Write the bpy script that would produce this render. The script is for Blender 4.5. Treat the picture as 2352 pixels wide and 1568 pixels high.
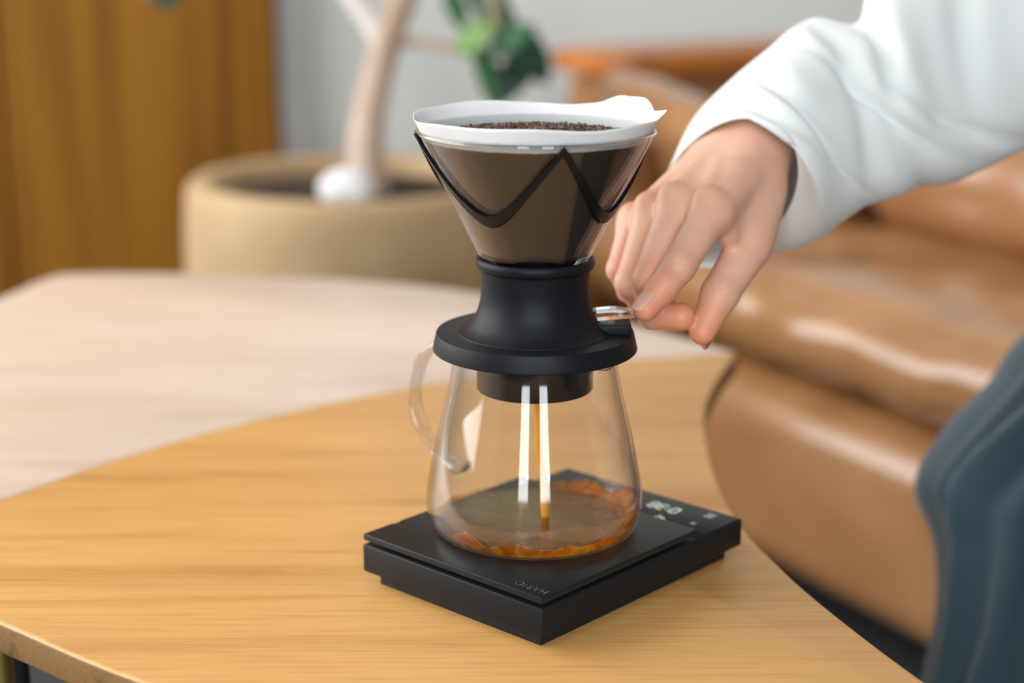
import bpy, bmesh, math, random
import numpy as np
from mathutils import Vector, Matrix, noise as mn

scene = bpy.context.scene
for o in list(bpy.data.objects):
    bpy.data.objects.remove(o, do_unlink=True)
COL = scene.collection

# ------------------------------------------------------------------ camera
T = 0.45                       # height of the table top above the floor
FPX, PITCH = 3844.6, 0.25653
CAM = Vector((0.0, 0.0, T + 0.33234))
cd = bpy.data.cameras.new('camera')
cd.sensor_width = 36.0
cd.lens = 36.0 * FPX / 2352.0
cd.clip_start, cd.clip_end = 0.02, 50
cd.dof.use_dof = True
cd.dof.focus_distance = 0.785
cd.dof.aperture_fstop = 3.7
cam = bpy.data.objects.new('camera', cd)
cam.location = CAM
cam.rotation_euler = (math.pi / 2 - PITCH, 0, 0)
COL.objects.link(cam)
scene.camera = cam

# ------------------------------------------------------------------ world, light, exposure
vs = scene.view_settings
vs.view_transform = 'Standard'
vs.look = 'None'
vs.exposure = -0.12
vs.gamma = 1.0
vs.use_curve_mapping = False
world = bpy.data.worlds.new('daylight')
scene.world = world
world.use_nodes = True
wb = world.node_tree.nodes['Background']
wb.inputs[0].default_value = (0.80, 0.90, 1.0, 1)
wb.inputs[1].default_value = 1.0
scene.cycles.transparent_max_bounces = 32
scene.cycles.max_bounces = 12
scene.cycles.transmission_bounces = 12
scene.cycles.caustics_refractive = True
scene.cycles.sample_clamp_indirect = 6.0


def area(name, loc, target, sx, sy, power, col=(1, 1, 1)):
    l = bpy.data.lights.new(name, 'AREA')
    l.shape = 'RECTANGLE'
    l.size, l.size_y = sx, sy
    l.energy = power
    l.color = col
    o = bpy.data.objects.new(name, l)
    COL.objects.link(o)
    o.location = loc
    d = Vector(target) - Vector(loc)
    o.rotation_euler = d.to_track_quat('-Z', 'Y').to_euler()
    return o


# daylight entering through the windows in the left wall and behind the camera
area('daylight_left', (-2.24, 1.45, 1.65), (0, 1.45, 1.65), 2.7, 2.2, 100, (1.0, 0.97, 0.94))
area('daylight_behind', (-0.60, -1.85, 1.50), (-0.60, 0, 1.50), 0.50, 1.85, 37, (0.90, 0.96, 1.0))
area('daylight_behind_right', (0.52, -1.85, 1.50), (0.52, 0, 1.50), 0.50, 1.85, 37, (0.90, 0.96, 1.0))

# ------------------------------------------------------------------ helpers
RGT = Vector((1, 0, 0))
FWD = Vector((0, math.cos(PITCH), -math.sin(PITCH)))
UPV = Vector((0, math.sin(PITCH), math.cos(PITCH)))


def PD(px, py, d):             # a point at image direction (px, py) and distance d from the lens plane
    px, py, d = float(px), float(py), float(d)
    return CAM + d * (RGT * ((px - 1176) / FPX) + UPV * ((784 - py) / FPX) + FWD)


def PZ(px, py, z):             # a point on the horizontal plane at height z
    r = RGT * ((px - 1176) / FPX) + UPV * ((784 - py) / FPX) + FWD
    return CAM + r * ((z - CAM.z) / r.z)


def tag(o, label=None, cat=None, group=None, kind=None):
    if label: o['label'] = label
    if cat: o['category'] = cat
    if group: o['group'] = group
    if kind: o['kind'] = kind
    return o


def empty(name, loc):
    o = bpy.data.objects.new(name, None)
    o.empty_display_size = 0.05
    COL.objects.link(o)
    o.location = loc
    return o


def link(name, me, mat, parent=None, smooth=True):
    o = bpy.data.objects.new(name, me)
    COL.objects.link(o)
    if mat: me.materials.append(mat)
    if smooth:
        for p in me.polygons: p.use_smooth = True
    if parent:
        o.parent = parent
        o.matrix_parent_inverse = Matrix.Translation(parent.location).inverted()
    return o


def from_bm(name, bm, mat, parent=None, smooth=True, recalc=True):
    if recalc: bmesh.ops.recalc_face_normals(bm, faces=bm.faces)
    me = bpy.data.meshes.new(name)
    bm.to_mesh(me)
    bm.free()
    return link(name, me, mat, parent, smooth)


def pydata(name, v, f, mat, parent=None, smooth=True):
    me = bpy.data.meshes.new(name)
    me.from_pydata([tuple(x) for x in v], [], f)
    me.update()
    return link(name, me, mat, parent, smooth)


def autosmooth(o, deg=35):
    me = o.data
    bm = bmesh.new(); bm.from_mesh(me)
    for e in bm.edges:
        if len(e.link_faces) == 2 and e.calc_face_angle(0) > math.radians(deg): e.smooth = False
    bm.to_mesh(me); bm.free()
    return o


def box_bm(size, M=Matrix.Identity(4), bevel=0.0, seg=3, bm=None):
    b = bmesh.new()
    bmesh.ops.create_cube(b, size=1.0)
    bmesh.ops.scale(b, vec=size, verts=b.verts)
    if bevel:
        bmesh.ops.bevel(b, geom=list(b.edges), offset=bevel, segments=seg, profile=0.5, affect='EDGES')
    bmesh.ops.transform(b, matrix=M, verts=b.verts)
    if bm is None: return b
    me = bpy.data.meshes.new('t'); b.to_mesh(me); b.free(); bm.from_mesh(me); bpy.data.meshes.remove(me)
    return bm


def box(name, lo, hi, mat, parent=None, bevel=0.0, smooth=False):
    lo, hi = Vector(lo), Vector(hi)
    o = from_bm(name, box_bm(hi - lo, Matrix.Translation((lo + hi) / 2), bevel), mat, parent, smooth or bevel > 0)
    if bevel: autosmooth(o, 50)
    return o


def lathe(name, prof, cx, cy, mat, parent=None, n=96, closed=False):
    v, f = [], []
    m = len(prof)
    for i in range(n):
        a = 2 * math.pi * i / n
        for r, z in prof:
            v.append((cx + r * math.cos(a), cy + r * math.sin(a), z))
    for i in range(n):
        j = (i + 1) % n
        for k in range(m if closed else m - 1):
            k2 = (k + 1) % m
            f.append((i * m + k, j * m + k, j * m + k2, i * m + k2))
    me = bpy.data.meshes.new(name)
    me.from_pydata(v, [], f)
    bm = bmesh.new(); bm.from_mesh(me)
    bmesh.ops.remove_doubles(bm, verts=bm.verts, dist=1e-6)
    bmesh.ops.dissolve_degenerate(bm, dist=1e-7, edges=bm.edges)
    bmesh.ops.recalc_face_normals(bm, faces=bm.faces)
    bm.to_mesh(me); bm.free()
    return link(name, me, mat, parent)


def catmull(pts, n):
    P = np.array(pts, float)
    P = np.vstack([2 * P[0] - P[1], P, 2 * P[-1] - P[-2]])
    out = []
    for i in range(1, len(P) - 2):
        for k in range(n):
            t = k / n
            a, b, c, d = P[i - 1], P[i], P[i + 1], P[i + 2]
            out.append(0.5 * ((2 * b) + (-a + c) * t + (2 * a - 5 * b + 4 * c - d) * t * t + (-a + 3 * b - 3 * c + d) * t ** 3))
    out.append(P[-2])
    return np.array(out)


def tube(name, pts, rad, mat, parent=None, seg=14, sub=6, flat=None, flatdir=None):
    """round (or strap shaped) tube through pts; rad is a number or a list; ends are capped"""
    p = catmull(pts, sub)
    r = np.interp(np.linspace(0, 1, len(p)), np.linspace(0, 1, len(pts)), rad if hasattr(rad, '__len__') else [rad] * len(pts))
    v, f = [], []
    side = None
    for i in range(len(p)):
        t = Vector(p[min(i + 1, len(p) - 1)] - p[max(i - 1, 0)]).normalized()
        if flatdir is not None: side = Vector(flatdir)
        elif side is None: side = Vector((0, 0, 1)) if abs(t.z) < .9 else Vector((1, 0, 0))
        side = (side - t * side.dot(t)).normalized()
        up = t.cross(side)
        for k in range(seg):
            a = 2 * math.pi * k / seg
            v.append(Vector(p[i]) + float(r[i]) * (math.cos(a) * side * (flat or 1) + math.sin(a) * up))
    for i in range(len(p) - 1):
        for k in range(seg):
            k2 = (k + 1) % seg
            f.append((i * seg + k, i * seg + k2, (i + 1) * seg + k2, (i + 1) * seg + k))
    f.append(tuple(range(seg))[::-1])
    f.append(tuple((len(p) - 1) * seg + k for k in range(seg)))
    return pydata(name, v, f, mat, parent)


def prism(name, poly, z0, z1, mat, parent=None, bevel=0.0, seg=3):
    bm = bmesh.new()
    vs_ = [bm.verts.new((x, y, z0)) for x, y in poly]
    face = bm.faces.new(vs_)
    r = bmesh.ops.extrude_face_region(bm, geom=[face])
    bmesh.ops.translate(bm, vec=(0, 0, z1 - z0), verts=[g for g in r['geom'] if isinstance(g, bmesh.types.BMVert)])
    bmesh.ops.recalc_face_normals(bm, faces=bm.faces)
    if bevel:
        es = [e for e in bm.edges if abs(e.verts[0].co.z - e.verts[1].co.z) < 1e-6]
        bmesh.ops.bevel(bm, geom=es, offset=bevel, segments=seg, profile=0.5, affect='EDGES')
    o = from_bm(name, bm, mat, parent, True)
    return autosmooth(o, 40)


# ------------------------------------------------------------------ materials
def mat(name, col=(.8, .8, .8), rough=.5, metal=0.0, spec=.5, **kw):
    m = bpy.data.materials.new(name)
    m.use_nodes = True
    b = m.node_tree.nodes['Principled BSDF']
    b.inputs['Base Color'].default_value = (*col, 1)
    b.inputs['Roughness'].default_value = rough
    b.inputs['Metallic'].default_value = metal
    b.inputs['Specular IOR Level'].default_value = spec
    for k, v in kw.items():
        b.inputs[k.replace('_', ' ')].default_value = v
    return m


def nd(m, t, **kw):
    n = m.node_tree.nodes.new(t)
    for k, v in kw.items(): setattr(n, k, v)
    return n


def lk(m, a, b): m.node_tree.links.new(a, b)


def bsdf(m): return m.node_tree.nodes['Principled BSDF']


def coords(m, scale=(1, 1, 1), rot=(0, 0, 0), loc=(0, 0, 0)):
    tc = nd(m, 'ShaderNodeTexCoord'); mp = nd(m, 'ShaderNodeMapping')
    mp.inputs['Scale'].default_value = scale
    mp.inputs['Rotation'].default_value = rot
    mp.inputs['Location'].default_value = loc
    lk(m, tc.outputs['Object'], mp.inputs['Vector'])
    return mp.outputs['Vector']


def noise_tex(m, vec, scale, detail=4, rough=.5, dist=0.0):
    n = nd(m, 'ShaderNodeTexNoise')
    n.inputs['Scale'].default_value = scale
    n.inputs['Detail'].default_value = detail
    n.inputs['Roughness'].default_value = rough
    n.inputs['Distortion'].default_value = dist
    if vec is not None: lk(m, vec, n.inputs['Vector'])
    return n.outputs['Fac']


def ramp(m, fac, stops):
    r = nd(m, 'ShaderNodeValToRGB')
    e = r.color_ramp.elements
    while len(e) < len(stops): e.new(.5)
    for i, (p, c) in enumerate(stops):
        e[i].position = p
        e[i].color = (*c, 1) if len(c) == 3 else c
    lk(m, fac, r.inputs['Fac'])
    return r.outputs['Color']


def bump(m, h, strength, dist=0.001):
    b = nd(m, 'ShaderNodeBump')
    b.inputs['Strength'].default_value = strength
    b.inputs['Distance'].default_value = dist
    lk(m, h, b.inputs['Height'])
    lk(m, b.outputs['Normal'], bsdf(m).inputs['Normal'])


def mixc(m, fac, a, b, mode='MIX'):
    x = nd(m, 'ShaderNodeMix', data_type='RGBA', blend_type=mode)
    for s, val in ((x.inputs[0], fac), (x.inputs[6], a), (x.inputs[7], b)):
        if hasattr(val, 'links') or isinstance(val, bpy.types.NodeSocket): lk(m, val, s)
        elif isinstance(val, (int, float)): s.default_value = val
        else: s.default_value = (*val, 1)
    return x.outputs[2]


def wood(name, light, dark, rot, rough=.38, spec=.5, gscale=1.0, contrast=1.0, coat=0.0):
    m = mat(name, light, rough, spec=spec)
    v = coords(m, (2.2 * gscale, 26 * gscale, 26 * gscale), (0, 0, rot))
    a = noise_tex(m, v, 1.0, 5, .55, .6)
    v2 = coords(m, (9 * gscale, 330 * gscale, 330 * gscale), (0, 0, rot))
    b = noise_tex(m, v2, 1.0, 3, .6)
    v3 = coords(m, (1.0 * gscale, 5 * gscale, 5 * gscale), (0, 0, rot))
    c3 = noise_tex(m, v3, 1.6, 2, .5, .3)
    c1 = ramp(m, a, [(.36, dark), (.50, light), (.75, tuple(min(1, x * 1.04) for x in light))])
    k = .80 + .12 * (1 - contrast)
    c2 = mixc(m, 1.0, c1, ramp(m, b, [(.30, (k, k * .97, k * .9)), (.52, (1, 1, 1))]), 'MULTIPLY')
    c4 = mixc(m, 1.0, c2, ramp(m, c3, [(.3, (.92, .9, .86)), (.7, (1.03, 1.03, 1.03))]), 'MULTIPLY')
    lk(m, c4, bsdf(m).inputs['Base Color'])
    bump(m, b, .12, .0006)
    if coat:
        bsdf(m).inputs['Coat Weight'].default_value = coat
        bsdf(m).inputs['Coat Roughness'].default_value = .25
    return m


def thin_glass(name, base=.045, edge=.75, power=4.0, rough=.0, tint=(1, 1, 1), edge_tint=(.80, .82, .83)):
    """thin blown glass: clear straight through, mirror-like towards grazing angles"""
    m = bpy.data.materials.new(name); m.use_nodes = True
    nt = m.node_tree
    nt.nodes.remove(nt.nodes['Principled BSDF'])
    out = nt.nodes['Material Output']
    lw = nd(m, 'ShaderNodeLayerWeight'); lw.inputs['Blend'].default_value = .5
    pw = nd(m, 'ShaderNodeMath', operation='POWER'); pw.inputs[1].default_value = power
    lk(m, lw.outputs['Facing'], pw.inputs[0])
    ma = nd(m, 'ShaderNodeMath', operation='MULTIPLY_ADD')
    ma.inputs[1].default_value = edge; ma.inputs[2].default_value = base
    lk(m, pw.outputs[0], ma.inputs[0])
    tr = nd(m, 'ShaderNodeBsdfTransparent')
    lk(m, mixc(m, pw.outputs[0], tint, edge_tint), tr.inputs['Color'])
    gl = nd(m, 'ShaderNodeBsdfGlossy'); gl.inputs['Roughness'].default_value = rough
    mx = nd(m, 'ShaderNodeMixShader')
    lk(m, ma.outputs[0], mx.inputs[0]); lk(m, tr.outputs[0], mx.inputs[1]); lk(m, gl.outputs[0], mx.inputs[2])
    lk(m, mx.outputs[0], out.inputs['Surface'])
    return m


M = {}
M['oak'] = wood('oak_veneer', (.74, .40, .132), (.62, .315, .095), math.radians(6), rough=.40, gscale=1.3, contrast=.9, spec=.45)
M['pale_oak'] = wood('pale_oak_veneer', (.85, .675, .56), (.77, .58, .46), math.radians(60), rough=.34, gscale=1.0, contrast=.6)
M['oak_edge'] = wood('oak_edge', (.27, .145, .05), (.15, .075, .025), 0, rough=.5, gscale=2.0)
M['panel'] = wood('walnut_panel', (.30, .130, .015), (.19, .078, .010), 0, rough=.7, gscale=.5, contrast=.7, spec=.15)
for n_ in M['panel'].node_tree.nodes:      # upright grain on the panel
    if n_.type == 'MAPPING':
        s = n_.inputs['Scale'].default_value
        n_.inputs['Scale'].default_value = (s[1], s[1], s[0] * .4)
M['rail'] = wood('cherry_rail', (.62, .22, .05), (.42, .13, .03), 0, rough=.35, gscale=.6)
M['wall'] = mat('wall_paint', (.70, .72, .695), .85)
bump(M['wall'], noise_tex(M['wall'], coords(M['wall']), 300, 2), .05, .0005)
M['floor'] = mat('charcoal_floor', (.035, .038, .040), .7)
_f = noise_tex(M['floor'], coords(M['floor']), 60, 4)
lk(M['floor'], ramp(M['floor'], _f, [(.3, (.028, .030, .032)), (.7, (.045, .048, .05))]), bsdf(M['floor']).inputs['Base Color'])
M['dim_wall'] = mat('darkened_wall', (.20, .17, .14), .85)  # unseen right and front walls, coloured dark to cut the fill light
M['ceiling'] = mat('ceiling_paint', (.60, .60, .59), .9)
M['frame'] = mat('window_frame_paint', (.7, .7, .7), .5)
M['brass'] = mat('brushed_brass', (.75, .52, .17), .28, 1.0)
M['black_metal'] = mat('black_metal', (.012, .013, .015), .4)


def black_plastic(name, col, rough, grain=0.10, gs=900, spec=.2):
    m = mat(name, col, rough, spec=spec)
    bump(m, noise_tex(m, coords(m), gs, 2), grain, .0003)
    return m


M['scale_black'] = black_plastic('matte_black_plastic', (.010, .011, .013), .48)
M['scale_top'] = black_plastic('satin_black_platform', (.014, .015, .016), .33, .04)
M['scale_foot'] = mat('scale_foot_black', (.005, .005, .006), .7)
M['silicone'] = black_plastic('black_silicone', (.008, .009, .012), .46, .06)
M['gloss_black'] = mat('gloss_black_plastic', (.007, .007, .009), .16)
M['emboss'] = mat('embossed_black', (.02, .021, .022), .22)
M['digit'] = mat('lit_digit', (.5, .6, .5), .5, Emission_Color=(.72, .86, .68, 1), Emission_Strength=.28)
M['icon'] = mat('printed_icon', (.30, .36, .40), .5)
M['tan_mark'] = mat('tan_mark', (.62, .36, .15), .5)
M['carafe'] = thin_glass('carafe_glass', .036, .72, 2.6)
M['cone'] = thin_glass('dripper_glass', .034, .60, 3.0)
M['handle'] = thin_glass('handle_glass', .08, .85, 1.8)
M['solid_glass'] = mat('solid_clear_glass', (.97, .99, .99), 0.0, Transmission_Weight=1.0, IOR=1.46)
M['rib'] = mat('dark_glass_rib', (.006, .007, .009), .28, spec=.25)
M['stream'] = mat('coffee_stream', (.90, .46, .05), .08, Transmission_Weight=.35, IOR=1.2)

# brewed coffee: almost clear where it is a thin film, glowing amber where it piles up
m = bpy.data.materials.new('amber_coffee'); m.use_nodes = True
M['coffee'] = m
nt = m.node_tree
nt.nodes.remove(nt.nodes['Principled BSDF'])
at = nd(m, 'ShaderNodeAttribute', attribute_name='thick')
bp = nd(m, 'ShaderNodeBump'); bp.inputs['Strength'].default_value = .5; bp.inputs['Distance'].default_value = .001
lk(m, noise_tex(m, coords(m), 160, 4, .5, .8), bp.inputs['Height'])
amb = ramp(m, noise_tex(m, coords(m), 130, 4, .6, 1.0), [(.30, (.55, .15, .006)), (.50, (1.0, .42, .014)), (.66, (1.0, .68, .10))])
tl = nd(m, 'ShaderNodeBsdfTranslucent'); lk(m, amb, tl.inputs['Color'])
df = nd(m, 'ShaderNodeBsdfDiffuse'); lk(m, amb, df.inputs['Color'])
rf = nd(m, 'ShaderNodeBsdfRefraction'); rf.inputs['IOR'].default_value = 1.33; rf.inputs['Roughness'].default_value = .03
lk(m, amb, rf.inputs['Color'])
mx1 = nd(m, 'ShaderNodeMixShader'); mx1.inputs[0].default_value = .28
lk(m, tl.outputs[0], mx1.inputs[1]); lk(m, df.outputs[0], mx1.inputs[2])
mx2 = nd(m, 'ShaderNodeMixShader'); mx2.inputs[0].default_value = .48
lk(m, mx1.outputs[0], mx2.inputs[1]); lk(m, rf.outputs[0], mx2.inputs[2])
tp_ = nd(m, 'ShaderNodeBsdfTransparent'); tp_.inputs['Color'].default_value = (.93, .84, .66, 1)
mx3 = nd(m, 'ShaderNodeMixShader')
lk(m, at.outputs['Fac'], mx3.inputs[0]); lk(m, tp_.outputs[0], mx3.inputs[1]); lk(m, mx2.outputs[0], mx3.inputs[2])
gl = nd(m, 'ShaderNodeBsdfGlossy'); gl.inputs['Roughness'].default_value = .04
lw = nd(m, 'ShaderNodeLayerWeight'); lw.inputs['Blend'].default_value = .5
ma = nd(m, 'ShaderNodeMath', operation='MULTIPLY_ADD'); ma.inputs[1].default_value = .16; ma.inputs[2].default_value = .05
pw = nd(m, 'ShaderNodeMath', operation='POWER'); pw.inputs[1].default_value = 4
lk(m, lw.outputs['Facing'], pw.inputs[0]); lk(m, pw.outputs[0], ma.inputs[0])
mx4 = nd(m, 'ShaderNodeMixShader')
lk(m, ma.outputs[0], mx4.inputs[0]); lk(m, mx3.outputs[0], mx4.inputs[1]); lk(m, gl.outputs[0], mx4.inputs[2])
for n_ in (tl, df, rf, gl, lw): lk(m, bp.outputs['Normal'], n_.inputs['Normal'])
lk(m, mx4.outputs[0], nt.nodes['Material Output'].inputs['Surface'])

# filter paper, white and dry at the lip, damp grey below, soaked brown where the slurry stands behind it
m = mat('filter_paper', (.86, .87, .88), .85); M['paper'] = m
tc = nd(m, 'ShaderNodeTexCoord'); sx = nd(m, 'ShaderNodeSeparateXYZ')
lk(m, tc.outputs['Object'], sx.inputs[0])
wob = noise_tex(m, coords(m), 140, 3)
ad = nd(m, 'ShaderNodeMath', operation='MULTIPLY_ADD'); ad.inputs[1].default_value = .0012
lk(m, wob, ad.inputs[0]); lk(m, sx.outputs['Z'], ad.inputs[2])
mr = nd(m, 'ShaderNodeMapRange')
mr.inputs['From Min'].default_value = T + .2180; mr.inputs['From Max'].default_value = T + .2340
lk(m, ad.outputs[0], mr.inputs['Value'])
pc = ramp(m, mr.outputs[0], [(0.0, (.014, .008, .006)), (.385, (.022, .012, .008)), (.43, (.46, .47, .46)), (.66, (.56, .58, .58)), (.72, (.87, .88, .89)), (1, (.90, .90, .90))])
lk(m, pc, bsdf(m).inputs['Base Color'])
bsdf(m).inputs['Subsurface Weight'].default_value = 0.0
bump(m, noise_tex(m, coords(m), 900, 4), .35, .0004)
m = mat('coffee_grounds', (.05, .022, .01), .32); M['grounds'] = m
lk(m, ramp(m, noise_tex(m, coords(m), 420, 3), [(.3, (.018, .008, .005)), (.5, (.085, .036, .015)), (.68, (.22, .11, .05))]), bsdf(m).inputs['Base Color'])

m = mat('skin', (.80, .50, .37), .48); M['skin'] = m
at = nd(m, 'ShaderNodeAttribute', attribute_name='flush')
sk = ramp(m, noise_tex(m, coords(m), 60, 4), [(.3, (.72, .40, .28)), (.7, (.80, .48, .35))])
sk = mixc(m, at.outputs['Fac'], sk, (.78, .25, .12))
lk(m, sk, bsdf(m).inputs['Base Color'])
bsdf(m).inputs['Subsurface Weight'].default_value = .25
bsdf(m).inputs['Subsurface Radius'].default_value = (.010, .004, .002)
bsdf(m).inputs['Subsurface Scale'].default_value = .6
cr = nd(m, 'ShaderNodeAttribute', attribute_name='crease')
wv_ = noise_tex(m, coords(m, (1, 1, 1)), 520, 2, .5, 1.5)
mu_ = nd(m, 'ShaderNodeMath', operation='MULTIPLY_ADD'); mu_.inputs[1].default_value = 1.0
lk(m, cr.outputs['Fac'], mu_.inputs[1]); lk(m, wv_, mu_.inputs[0])
fn_ = nd(m, 'ShaderNodeMath', operation='MULTIPLY'); fn_.inputs[1].default_value = .15
lk(m, noise_tex(m, coords(m), 700, 3), fn_.inputs[0]); lk(m, fn_.outputs[0], mu_.inputs[2])
bump(m, mu_.outputs[0], .8, .0007)
M['nail'] = mat('fingernail', (.74, .40, .30), .25)

m = mat('white_cotton', (.76, .78, .77), .85); M['cotton'] = m
bsdf(m).inputs['Sheen Weight'].default_value = .2
bump(m, noise_tex(m, coords(m), 1500, 2), .1, .0003)
m = mat('slate_trouser_cloth', (.016, .037, .051), .9); M['slate'] = m
bsdf(m).inputs['Sheen Weight'].default_value = .25
bump(m, noise_tex(m, coords(m), 900, 2), .25, .0005)


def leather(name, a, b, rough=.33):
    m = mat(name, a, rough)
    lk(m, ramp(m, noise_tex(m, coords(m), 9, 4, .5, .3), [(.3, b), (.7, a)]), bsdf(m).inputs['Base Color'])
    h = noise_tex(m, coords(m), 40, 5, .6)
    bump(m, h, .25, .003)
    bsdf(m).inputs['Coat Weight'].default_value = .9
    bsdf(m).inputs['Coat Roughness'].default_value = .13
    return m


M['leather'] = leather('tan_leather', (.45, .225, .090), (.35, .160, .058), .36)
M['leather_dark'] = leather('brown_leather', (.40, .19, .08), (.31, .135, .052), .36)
M['pot'] = mat('sandstone_pot', (.50, .36, .21), .8)
lk(M['pot'], ramp(M['pot'], noise_tex(M['pot'], coords(M['pot']), 7, 4), [(.3, (.42, .28, .14)), (.7, (.57, .40, .22))]), bsdf(M['pot']).inputs['Base Color'])
M['soil'] = mat('dark_soil', (.035, .018, .012), .95)
bump(M['soil'], noise_tex(M['soil'], coords(M['soil']), 60, 4), .8, .01)
M['stone'] = mat('white_stone', (.86, .84, .85), .7)
M['bark'] = mat('pale_bark', (.55, .40, .30), .8)
lk(M['bark'], ramp(M['bark'], noise_tex(M['bark'], coords(M['bark'], (1, 1, .3)), 25, 4), [(.3, (.46, .31, .21)), (.7, (.66, .52, .43))]), bsdf(M['bark']).inputs['Base Color'])
M['bark_pale'] = mat('whitish_bark', (.80, .72, .68), .8)
M['leaf_dark'] = mat('dark_green_leaf', (.012, .055, .030), .35)
M['leaf_light'] = mat('light_green_leaf', (.16, .33, .07), .4)
M['leaf_mid'] = mat('mid_green_leaf', (.035, .13, .045), .38)

# ------------------------------------------------------------------ the room
XL, XR, YF, YB, ZC = -2.4, 2.6, -2.0, 2.87, 2.9
tag(box('floor', (XL, YF, -.05), (XR, YB, 0), M['floor']), kind='structure')
tag(box('ceiling', (XL, YF, ZC), (XR, YB, ZC + .05), M['ceiling']), kind='structure')
tag(box('wall_back', (XL, YB, 0), (XR, YB + .1, ZC), M['wall']), kind='structure')
tag(box('wall_right', (XR, YF, 0), (XR + .1, YB, ZC), M['dim_wall']), kind='structure')


def wall_with_window(name, n, axis, pos, u0, u1, wu0, wu1, wz0, wz1, bars, wm='wall'):
    bm = bmesh.new()
    th = .1 * (-1 if pos < 0 else 1)

    def add(b, a0, a1, z0, z1, inset=0, t=th):
        c0, c1 = sorted((pos, pos + t)); c0 += inset; c1 += inset
        lo, hi = ((c0, a0, z0), (c1, a1, z1)) if axis == 'x' else ((a0, c0, z0), (a1, c1, z1))
        lo, hi = Vector(lo), Vector(hi)
        box_bm(hi - lo, Matrix.Translation((lo + hi) / 2), bm=b)
    add(bm, u0, wu0, 0, ZC); add(bm, wu1, u1, 0, ZC)
    add(bm, wu0, wu1, 0, wz0); add(bm, wu0, wu1, wz1, ZC)
    tag(from_bm(name, bm, M[wm], smooth=False), kind='structure')
    fb = bmesh.new(); w = .035
    for a0, a1, z0, z1 in [(wu0, wu0 + w, wz0, wz1), (wu1 - w, wu1, wz0, wz1), (wu0 + w, wu1 - w, wz0, wz0 + w), (wu0 + w, wu1 - w, wz1 - w, wz1)]:
        add(fb, a0, a1, z0, z1, 0, th * .4)
    for u in bars: add(fb, u - w / 2, u + w / 2, wz0 + w, wz1 - w, 0, th * .4)
    tag(from_bm('window_%d' % n, fb, M['frame'], smooth=False), kind='structure')


wall_with_window('wall_left', 1, 'x', XL, YF, YB, -.05, 2.83, .5, 2.8, (1.4,))
wall_with_window('wall_front', 2, 'y', YF, XL, -.04, -.89, -.31, .52, 2.48, (), 'dim_wall')
wall_with_window('wall_front_right', 3, 'y', YF, -.04, XR, .23, .81, .52, 2.48, (), 'dim_wall')

# tall walnut panels standing against the back wall on the left
PY = 2.78
pR = CAM.x + (625 - 1176) / FPX * (PY * math.cos(PITCH) + .25)


def panel_x(px, py):
    r = RGT * ((px - 1176) / FPX) + UPV * ((784 - py) / FPX) + FWD
    return (r * (PY / r.y)).x


xr_, xl_ = panel_x(628, 200), panel_x(8, 260)
t_ = tag(empty('wardrobe', (xl_, PY + .04, 0)), 'tall walnut brown wooden cabinet behind the plant, at the left edge', 'cabinet')
box('side_panel', (xr_ - .022, PY, 0), (xr_, YB - .01, 2.2), M['panel'], t_, .002)
box('door', (xl_ + .003, PY - .002, .03), (xr_ - .024, PY + .018, 2.2), M['panel'], t_, .002)
box('door', (xl_ - .62, PY - .002, .03), (xl_ - .009, PY + .018, 2.2), M['panel'], t_, .002)
box('carcass', (xl_ - .62, PY + .022, 0), (xr_ - .026, YB - .01, 2.19), M['panel'], t_)

# ------------------------------------------------------------------ coffee table
seam = catmull([(-.352, .822), (-.295, .909), (-.237, .990), (-.167, 1.064), (-.073, 1.138), (.010, 1.183), (.090, 1.213), (.172, 1.233)], 6)
right = catmull([(.172, 1.233), (.149, 1.161), (.130, 1.076), (.1225, .96), (.1265, .872), (.1375, .815), (.154, .756), (.183, .675), (.215, .605), (.255, .540)], 5)
front = catmull([(.255, .540), (.22, .515), (.10, .535), (-.03, .595), (-.162, .675), (-.245, .739), (-.352, .822)], 5)
back = catmull([(.172, 1.233), (.097, 1.326), (.035, 1.385), (-.029, 1.436), (-.10, 1.474), (-.19, 1.500), (-.313, 1.517), (-.405, 1.517), (-.428, 1.490), (-.445, 1.418), (-.50, 1.20), (-.49, 1.0), (-.43, .87), (-.352, .822)], 5)
tbl = tag(empty('coffee_table', (0, 1.0, 0)), 'low oak coffee table with concave edges and a two tone top', 'table')


def outline(*parts):
    out = []
    for p in parts:
        for q in p:
            if not out or (out[-1][0] - q[0]) ** 2 + (out[-1][1] - q[1]) ** 2 > 4e-7: out.append((q[0], q[1]))
    if (out[0][0] - out[-1][0]) ** 2 + (out[0][1] - out[-1][1]) ** 2 < 4e-7: out.pop()
    return out


TH = .017
near_top = prism('tabletop', outline(seam, right, front), T - TH, T, M['oak'], tbl, .0024)
near_top['label'] = 'honey oak near half of the top'
sh = [(x - .0006, y + .0008) for x, y in seam]
far_top = prism('tabletop', outline(sh, back), T - TH, T - .0004, M['pale_oak'], tbl, .0012)
far_top['label'] = 'pale oak far half of the top'
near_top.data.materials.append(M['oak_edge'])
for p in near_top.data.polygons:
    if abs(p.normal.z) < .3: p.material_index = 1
for (px, py, d, r, mt, lb) in [(4, 1540, .865, .0062, M['brass'], 'polished brass leg'), (47, 1548, .905, .0050, M['black_metal'], 'black metal leg')]:
    q = PD(px, py, d)
    o = lathe('leg', [(0, 0), (r, 0), (r, T - TH), (0, T - TH)], q.x, q.y, mt, tbl, 32)
    autosmooth(o); o['label'] = lb
for (x, y) in ((.16, .60), (.13, 1.20), (-.38, 1.45), (-.40, 1.0)):
    autosmooth(lathe('leg', [(0, 0), (.0062, 0), (.0062, T - TH), (0, T - TH)], x, y, M['brass'], tbl, 32))

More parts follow.
